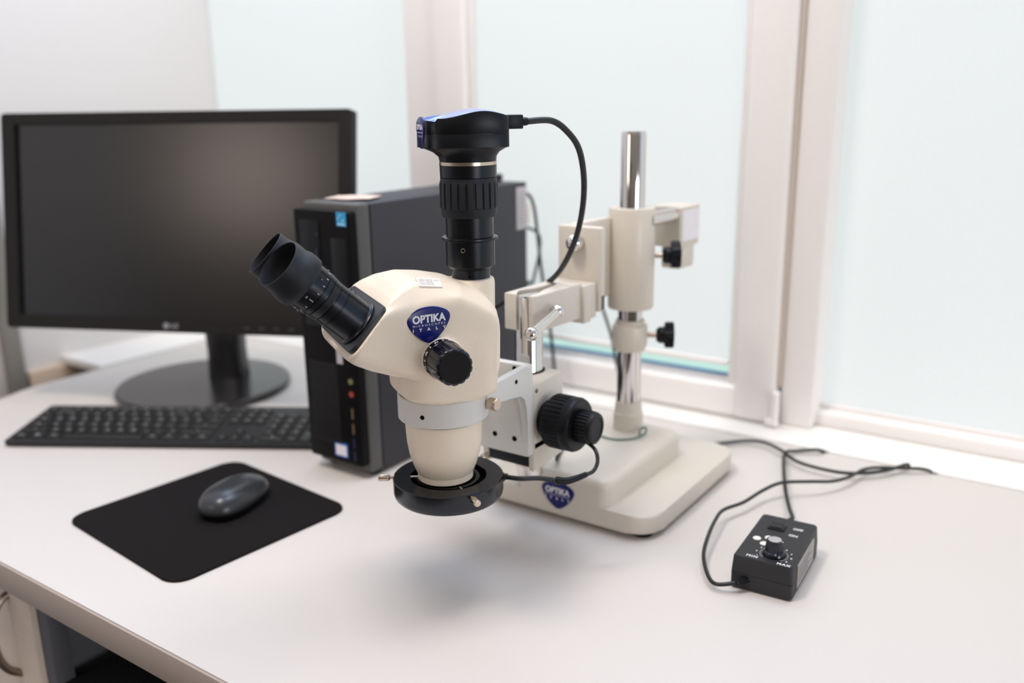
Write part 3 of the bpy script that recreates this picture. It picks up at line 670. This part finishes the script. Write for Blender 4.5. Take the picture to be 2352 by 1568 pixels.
# zoom knobs
def zoomk(s):
    K = Fr(HM@Vector((.0175, s*.0550, .0735)), u*-s, (0, 0, 1), v*s)
    bm = bm_(); lathe(bm, K, [(.0180, -.014), (.0180, .0055), (.0176, .0061), (.0172, .0061)], 96); zk = obj('zoom_knob', bm, blackG, mi); zk['label'] = 'black zoom knob with scalloped grip'
    bm = bm_(); n = 240; prof = [(.0174, .0059), (.0176, .0075), (.0168, .0262), (.0164, .0282), (.0156, .0290)]
    lathe(bm, K, prof, n, rib=lambda a, k: 1-(.055*max(0, math.cos(14*a))**1.0 if k else 0)*(.45+.55*k/4)); obj('knob_grip', bm, blackG, zk, 50)
    if s > 0:
        bm = bm_(); lathe(bm, K, [(.0142, .0287), (.0142, .0293), (.001, .0293)], 64); obj('knob_face', bm, mat('matt_black_face', (22, 19, 20), .7, spec=.2), zk)
        bm = bm_()
        for k, t_ in enumerate(('4.5', '4', '3.5', '3', '2.5', '2', '1.5', '1')):
            a = math.radians(72+k*20.5); m = K@Matrix.Rotation(a, 4, 'Z')@Fr((.0221, 0, .0027), (0, 1, 0), (0, 0, -1), (1, 0, 0))
            m = K@Matrix.Rotation(a, 4, 'Z')@Fr((.0181, 0, .0034), (0, -1, 0), (0, 0, 1), (1, 0, 0))@Matrix.Rotation(0, 4, 'Z')
            text(bm, t_, m@T(0, -.0006, 0), .0030, .0002, bold=.00012); box(bm, m, (-.0002, .0002), (-.0038, -.0024), (0, .0002))
        obj('zoom_scale', bm, whiteI, zk)['label'] = 'white magnification numbers'
zoomk(1); zoomk(-1)
# badge on the side, barcode label on top
bd = Vector((-.02, .06, 1)); 
_bn = (v*.992-u*.10+Vector((0, 0, .02))).normalized(); _bx = (-u-_bn*(-u).dot(_bn)).normalized(); BM = Fr(HM@Vector((.0287, .0512, .1052)), _bx, _bn.cross(_bx), _bn)
emblem(mi, BM, .0415)
bm = bm_(); LB = Fr(HM@Vector((.012, .012, .1440)), -u, v*-1, (0, 0, 1))@Matrix.Rotation(math.radians(0), 4, 'Y')
_n = (Vector((0, 0, 1))*.846+v*.50-u*.16).normalized(); _x = (-u-_n*(-u).dot(_n)).normalized(); LB = Fr(HM@Vector((.0213, .0345, .1381)), _x, _n.cross(_x), _n)
box(bm, LB, (-.011, .011), (-.0055, .0055), (-.002, .0012)); bl = obj('barcode_label', bm, mat('label_paper', (243, 236, 230), .5), mi); bl['label'] = 'small white barcode label'
bm = bm_()
for k in range(16): box(bm, LB, (-.0095+k*.00085, -.0095+k*.00085+random.choice((.0002, .0004))), (-.0042, .0042), (.0011, .0014))

for k in range(5): box(bm, LB, (.0052+k*.0010, .0058+k*.0010), (.0024, .0034), (.0011, .0014))
obj('barcode', bm, mat('pale_grey_ink', (186, 182, 186), .5), bl)

# ------------------------------------------------------------------ camera on the photo tube
TU = HM@Vector((-.032, 0, 0)); TB = T(TU.x, TU.y, 0)
cm = thing('microscope_camera', 'black digital camera with a ribbed adapter on top of the microscope', 'camera', (TU.x, TU.y, .313))
bm = bm_(); lathe(bm, TB, [(.0178, .3120), (.0180, .3225), (.0228, .3262), (.0228, .3490), (.0256, .3500), (.0259, .3512), (.0256, .3524), (.0220, .3530), (.0220, .3740)], 96); ad = obj('adapter_barrel', bm, blackA, cm)
bm = bm_(); dd = cdir(-104); lathe(bm, axM(TU*1+dd*.0226+Vector((0, 0, .3425-TU.z)), dd), [(.0022, 0), (.0022, .0007), (.0015, .0008), (.0015, .0001)], 20); obj('set_screw', bm, steel, ad)
dd = cdir(-92); bm = bm_(); lathe(bm, axM(TU+dd*.0180+Vector((0, 0, .3175-TU.z)), dd), [(.0012, 0), (.0012, .0003)], 12); obj('set_screw', bm, hole, ad)
bm = bm_()
def ribf(a, k): return 1-(.045 if (3 <= k <= 4 and math.cos(22*a) < -.62) else 0)
lathe(bm, TB, [(.0215, .3710), (.0245, .3712), (.0253, .3735), (.0256, .3790), (.0268, .3800), (.0268, .4005), (.0262, .4025), (.0256, .4055), (.0256, .4062), (.022, .4062)], 264, rib=lambda a, k: 1-(.05 if (4 <= k <= 5 and math.cos(22*a) < -.62) else 0)); obj('grip_ring', bm, rubber, cm, 28)['label'] = 'ribbed black grip ring'
bm = bm_(); lathe(bm, TB, [(.022, .4062), (.0258, .4068), (.0260, .4172), (.024, .4176)], 80); obj('adapter_collar', bm, blackA, cm)
bm = bm_(); lathe(bm, TB, [(.0245, .4172), (.0262, .4176), (.0262, .4206), (.0245, .4210)], 96); obj('silver_ring', bm, steel, cm)['label'] = 'polished silver ring'
# camera body: plan outline swept vertically
a15 = math.radians(20); rxx = cdir(0); fxx = cdir(90)
cu_ = (rxx*-math.cos(a15)-fxx*math.sin(a15)).normalized(); cv_ = Vector((0, 0, 1)).cross(cu_)
CM = Fr((TU.x, TU.y, 0), cu_, cv_, (0, 0, 1))
_h = [(.0427, .0090), (.0424, .0165), (.0395, .0190), (.033, .0196), (.027, .0212), (.018, .0250), (.006, .0288), (-.008, .0305), (-.020, .0303), (-.0275, .0285), (-.0312, .0245), (-.0325, .0130)]
plan = [(.0428, 0)]+_h+[(-.0327, 0)]+[(x, -y) for x, y in _h[::-1]]
pl = [p for p in catmull([(x, y, 0) for x, y in plan], 3, True)]; npl = len(pl)
def ztop(x, y=0): 
    return .4615+.0030*math.cos((x+.006)/.030*PI/1.25) - (.0025 if x > .034 else 0)
bm = bm_(); rings = []
for f, z in ((None, .4205), (None, .425), (None, .429), (None, .4325), (1, .4335), (1, .4445), (.994, .4450), (1, .4455)):
    if f is None:
        t_ = (z-.4205)/(.4335-.4205); w_ = t_**2.6; 
        r = []
        for p in pl:
            an = math.atan2(p.y, p.x); r0 = .0257; c0 = Vector((r0*math.cos(an), r0*math.sin(an))); q = Vector((p.x, p.y)); w2 = w_*.93
            m_ = c0.lerp(q, w2); r.append(CM@Vector((m_.x, m_.y, z)))
        rings.append(r)
    else: rings.append([CM@Vector((p.x*f, p.y*f, z)) for p in pl])
rings.append([CM@Vector((p.x, p.y, ztop(p.x)-.0012)) for p in pl]); rings.append([CM@Vector((p.x*.985, p.y*.98, ztop(p.x))) for p in pl])
loft(bm, rings, False); bm.faces.new([bm.verts.new(p) for p in rings[0]][::-1])
obj('camera_body', bm, mat('satin_black_case', (12, 10, 11), .38, spec=.35, tint=BT), cm, 40)
bm = bm_(); rings = []
for f, dz in ((.985, 0), (.8, .0012), (.5, .0020), (.2, .0023), (.02, .0024)):
    rings.append([CM@Vector((p.x*f, p.y*f*(.98/.985), ztop(p.x*(f/.985 if f < .98 else 1))+dz)) for p in pl])
loft(bm, rings); obj('top_cover', bm, mat('blue_cover', (100, 130, 200), .18, spec=.8, coat=.6), cm, 60)['label'] = 'glossy bluish top cover'
emblem(cm, Fr(CM@Vector((.0424, 0, .4465)), cv_, (0, 0, 1), cu_), .0265, True, 1.35)
# usb plug and lead
pd = (cu_*-1); pp = CM@Vector((-.0320, .010, .4545))
cc = thing('camera_cable', 'thick black cable arching from the camera down behind the microscope', 'cable', pp)
bm = bm_(); Mp = Fr(pp, cv_*1, (0, 0, 1), pd); prism(bm, Mp, rrect(-.0075, .0075, -.0062, .0062, .0015, 3), .0, .0155, .0008); lathe(bm, Mp, [(.0042, .015), (.0042, .0165), (.0035, .017), (.0038, .0185), (.0036, .0215), (.003, .0225)], 24); obj('plug', bm, blackP, cc)
p1_ = pp+pd*.021
bm = bm_(); tube(bm, [p1_, (-.4520, .719, .4545), (-.4440, .735, .4440), (-.4410, .752, .4260), (-.4450, .768, .3950), (-.4560, .782, .3600), (-.475, .797, .3250), (-.5050, .818, .2920), (-.545, .848, .2680), (-.585, .868, .2500), (-.620, .875, .2330), (-.66, .89, .2050), (-.70, .93, .15), (-.72, 1.0, .07), (-.735, 1.1, .01), (-.74, 1.17, .004), (-.74, 1.1895, -.05), (-.74, 1.1895, -.35)], .0030, 14, 10); obj('lead', bm, cable, cc, 60)

# ------------------------------------------------------------------ ring light
ZR = T(RC.x+cdir(0).x*.0025, RC.y+cdir(0).y*.0025, RC.z)
rl = thing('ring_light', 'black ring light hanging around the lower end of the microscope', 'ring light', (RC.x, RC.y, RC.z-.0795))
z0, z1 = -.0800, -.0600
bm = bm_(); lathe(bm, ZR, [(.0370, z0), (.0505, z0), (.0530, z0+.0025), (.0538, z0+.006), (.0538, z1-.0008), (.0530, z1), (.0375, z1), (.0370, z1-.0005)], 120, close='loop'); obj('lamp_body', bm, mat('ring_satin_black', (14, 13, 14), .22, spec=.6, tint=BT), rl)
bm = bm_(); lathe(bm, ZR, [(.0180, z0+.006), (.0180, z0+.003), (.0374, z0+.001), (.0374, z0+.006), (.0330, z0+.007), (.0305, z0+.014), (.0305, z1-.0020), (.0272, z1-.0020), (.0258, z0+.0160)], 96, close='loop'); obj('adapter_ring', bm, blackA, rl)
bm = bm_()
for k in range(36): a = 2*PI*k/36; lathe(bm, ZR@T(.045*math.cos(a), .045*math.sin(a), z0-.0008), [(.0022, 0), (.0022, .001)], 10)
obj('led_ring', bm, mat('led_white', (235, 235, 225), .3), rl)
for ang in (181, -63, 57):
    d_ = cdir(ang); c0 = ZR@Vector((0, 0, -.0630))
    if ang == 181: c0 = c0+Vector((0, 0, .0012))
    bm = bm_(); M = axM(c0+d_*.0262, d_); lathe(bm, M, [(.0012, .001), (.0012, .0262), (.0020, .0265), (.0020, .0305), (.0030, .0315), (.0034, .0322), (.0034, .0415), (.0029, .0422)], 48, rib=lambda a, k: 1-(.06 if 5 <= k <= 6 and math.cos(16*a) < 0 else 0)); obj('thumb_screw', bm, steel, rl)['label'] = 'thin silver thumbscrew'
dl = cdir(8)
bm = bm_(); q0 = ZR@Vector((0, 0, 0))+dl*.0530+Vector((0, 0, -.0665)); lathe(bm, axM(q0, dl), [(.0045, 0), (.0045, .002), (.0032, .0024), (.0032, .0055)], 20); obj('cable_gland', bm, blackP, rl)
lc = thing('ring_light_cable', 'black lead with inline plug running from the ring light behind the stand', 'cable', q0)
qs = q0+dl*.003
def P3(t): return Vector(t)
bm = bm_(); tube(bm, [qs, (-.4585, .6690, .1150), (-.4450, .6830, .1135), (-.4310, .6960, .1095)], .0024, 12); obj('lead', bm, cable, lc)
bm = bm_(); tube(bm, [(-.4325, .6945, .1098), (-.4250, .7010, .1085), (-.4180, .7090, .1100), (-.4110, .7180, .1130)], .0042, 14, rf=lambda t: 1 if t < .15 else 1-.35*t); obj('inline_plug', bm, blackP, lc)
bm = bm_(); tube(bm, [(-.4120, .7165, .1125), (-.4070, .7250, .1150), (-.4070, .7330, .1230), (-.4140, .7400, .1310), (-.4350, .7600, .1280), (-.4600, .7900, .1180), (-.4820, .8060, .1050), (-.5000, .8100, .0850), (-.5150, .8300, .0660), (-.5350, .8800, .0627), (-.5450, .9600, .0627)], .0020, 12); obj('lead', bm, cable, lc)

# ------------------------------------------------------------------ light controller and its leads
ca = math.radians(3.5); CTM = Fr((-.2805, .7790, 0), (math.cos(ca), math.sin(ca), 0), (-math.sin(ca), math.cos(ca), 0), (0, 0, 1))
ct = thing('light_controller', 'small black control box with a round dimmer knob at the right of the desk', 'control box', CTM@Vector((.03, .054, 0)))
CW, CD_, CH = .0605, .108, .0355
bm = bm_(); rings = []
for z, g in ((.0008, .0012), (.002, .0), (.017, .0), (.0174, .0006), (.0178, 0), (CH-.0015, .0012), (CH, .0022)):
    rings.append([CTM@Vector((x, y, z)) for x, y in rrect(g, CW-g, g, CD_-g, .0035, 4)])
loft(bm, rings); obj('case', bm, ctlM, ct)
TM = CTM@T(0, 0, CH)
bm = bm_(); box(bm, TM, (.0150, .0320), (.0730, .0870), (-.001, .0016), .0008); sw = obj('rocker_switch', bm, blackP, ct)
bm = bm_(); prism(bm, TM@Fr((.0175, 0, 0), (0, 1, 0), (0, 0, 1), (1, 0, 0)), [(.0755, .001), (.0845, .001), (.0845, .0042), (.0800, .0022), (.0755, .0026)], 0, .012, .0004); obj('rocker', bm, blackG, sw)
bm = bm_(); text(bm, 'OFF', TM@T(.0440, .0850, .0001), .0058, .0002, bold=.0002); text(bm, 'ON', TM@T(.0430, .0690, .0001), .0058, .0002, bold=.0002)
text(bm, 'MIN', TM@T(.0185, .0070, .0001), .0055, .0002, bold=.0002, space=1.25); text(bm, 'MAX', TM@T(.0500, .0045, .0001), .0055, .0002, bold=.0002, space=1.2)
KC = (.0365, .0205)
for k in range(31):
    a = math.radians(225-k*9); m = TM@T(KC[0], KC[1], 0)@Matrix.Rotation(a, 4, 'Z'); box(bm, m, (.0123, .0142), (-.00012, .00012), (0, .0002))
for k, s_ in enumerate(('1', '2', '3', '4', '5', '6', '7', '8', '9')):
    a = math.radians(212-k*30.5); text(bm, s_, TM@T(KC[0]+.0170*math.cos(a), KC[1]+.0170*math.sin(a), .0001), .0034, .0002, bold=.0001)
obj('panel_print', bm, whiteI, ct)['label'] = 'white printed scale and words'
for x, y in ((.0120, .0465), (.0225, .0530), (.0215, .0385)):
    bm = bm_(); sphere(bm, TM@Vector((x, y, 0)), .0042, 1, 1, .35); obj('button', bm, mat('white_button', (240, 236, 226), .35), ct)['label'] = 'white domed dot'
bm = bm_(); lathe(bm, TM@T(*KC, 0), [(.0108, .0006), (.0112, .0015), (.0105, .0038), (.0088, .0050), (.0082, .0150), (.0078, .0162)], 96, rib=lambda a, k: 1-(.05 if 3 <= k <= 4 and math.cos(18*a) < 0 else 0)); kn_ = obj('dimmer_knob', bm, blackG, ct)
bm = bm_(); lathe(bm, TM@T(*KC, 0), [(.0064, .0160), (.0064, .0166), (.001, .0166)], 40); box(bm, TM@T(*KC, 0)@Matrix.Rotation(math.radians(-15), 4, 'Z'), (.005, .0088), (-.0006, .0006), (.0160, .0167)); obj('knob_cap', bm, mat('silver_cap', (215, 215, 222), .25, metal=.8), kn_)['label'] = 'silver cap with pointer'
part('side_label', mat('label_grey', (168, 160, 152), .5), ct, box, CTM@Fr((CW, 0, 0), (0, 1, 0), (0, 0, 1), (1, 0, 0)), (.020, .085), (.005, .030), (-.001, .0005), lab='pale label on the right side')
bm = bm_()
for k in range(6): box(bm, CTM@Fr((CW, 0, 0), (0, 1, 0), (0, 0, 1), (1, 0, 0)), (.024, .08-random.random()*.02), (.009+k*.0035, .0103+k*.0035), (.0004, .0009))
obj('label_print', bm, greyI, ct)
bm = bm_(); M = axM(CTM@Vector((.0165, .001, .0125)), CTM.to_3x3()@Vector((-.62, -.78, -.1))); lathe(bm, M, [(.0036, -.002)]+[(r_, h_) for k in range(6) for r_, h_ in ((.0036-k*.0001, k*.0024), (.0036-k*.0001, k*.0024+.0014), (.0024, k*.0024+.0016), (.0024, k*.0024+.0022))], 20); obj('strain_relief', bm, blackP, ct)
lead = thing('controller_lead', 'black lead curling from the front of the control box back across the desk', 'cable', (-.30, .76, 0))
s0 = M@Vector((0, 0, .0135))
z_ = .0032
bm = bm_(); tube(bm, [M@Vector((0, 0, .010)), s0, (-.2890, .7640, .0075), (-.3030, .7760, .0080), (-.3200, .8060, .0110), (-.3290, .8380, .0150), (-.3370, .8800, .0170), (-.3400, .9120, .0150), (-.3290, .9450, .0140), (-.3200, .9850, .0160), (-.3060, 1.0100, .0200), (-.2800, 1.0310, .0200), (-.2580, 1.0600, .0150), (-.2450, 1.0950, .0120), (-.2390, 1.1280, .0100), (-.2260, 1.1480, .0090), (-.2000, 1.1650, .0080), (-.1760, 1.1820, .0060), (-.165, 1.1905, -.0030), (-.162, 1.1908, -.03), (-.16, 1.1908, -.3)], .0021, 12); obj('lead', bm, cable, lead)
l2 = thing('power_lead', 'black lead plugged into the back of the control box', 'cable', (-.262, .89, 0))
pk = CTM@Vector((.0225, CD_, .0200)); dpk = (CTM.to_3x3()@Vector((.05, 1, .0))).normalized()
bm = bm_(); prism(bm, axM(pk, dpk), rrect(-.0055, .0055, -.0048, .0048, .002, 3), -.002, .016, .001); lathe(bm, axM(pk, dpk), [(.0046, .015), (.0040, .022), (.0028, .030)], 20); obj('plug', bm, blackP, l2)
bm = bm_(); tube(bm, [pk+dpk*.026, pk+dpk*.036, (-.2780, .955, .0150), (-.2950, .995, .0140), (-.3120, 1.0400, .0150), (-.3290, 1.0900, .0130), (-.3400, 1.1270, .0090), (-.3420, 1.1450, .0070), (-.3340, 1.1580, .0050), (-.3220, 1.1660, .0060), (-.3080, 1.1760, .0060), (-.3020, 1.1900, -.0040), (-.301, 1.1910, -.03), (-.30, 1.1910, -.3)], .0024, 12); obj('lead', bm, cable, l2)
bm = bm_(); tube(bm, [(-.5200, 1.1000, .0024), (-.4900, 1.1080, .0024), (-.4740, 1.1130, .0026), (-.4400, 1.1260, .0040), (-.4040, 1.1560, .0060), (-.3780, 1.1580, .0080), (-.3480, 1.1360, .0110), (-.3120, 1.1080, .0100), (-.2560, 1.1080, .0090), (-.2150, 1.1430, .0090), (-.1980, 1.1800, .0080), (-.1950, 1.1905, 0), (-.194, 1.191, -.03), (-.194, 1.191, -.3)], .0023, 12)
tag(obj('stand_rear_cable', bm, cable, loc=(-.40, 1.12, 0)), 'black cable leaving from behind the stand base towards the rear desk edge', 'cable')
# thin wire ring around the post foot
bm = bm_(); tube(bm, [(-.536, .955, .0620), (-.520, .938, .0618), (-.497, .934, .0618), (-.478, .945, .0625), (-.468, .962, .0650), (-.4720, .975, .0690), (-.4790, .972, .0660), (-.4720, .960, .0620)], .0012, 8)
tag(obj('wire_loop', bm, teal, loc=(-.50, .94, .0606)), 'thin grey-green wire curled around the foot of the tall chrome post', 'wire')
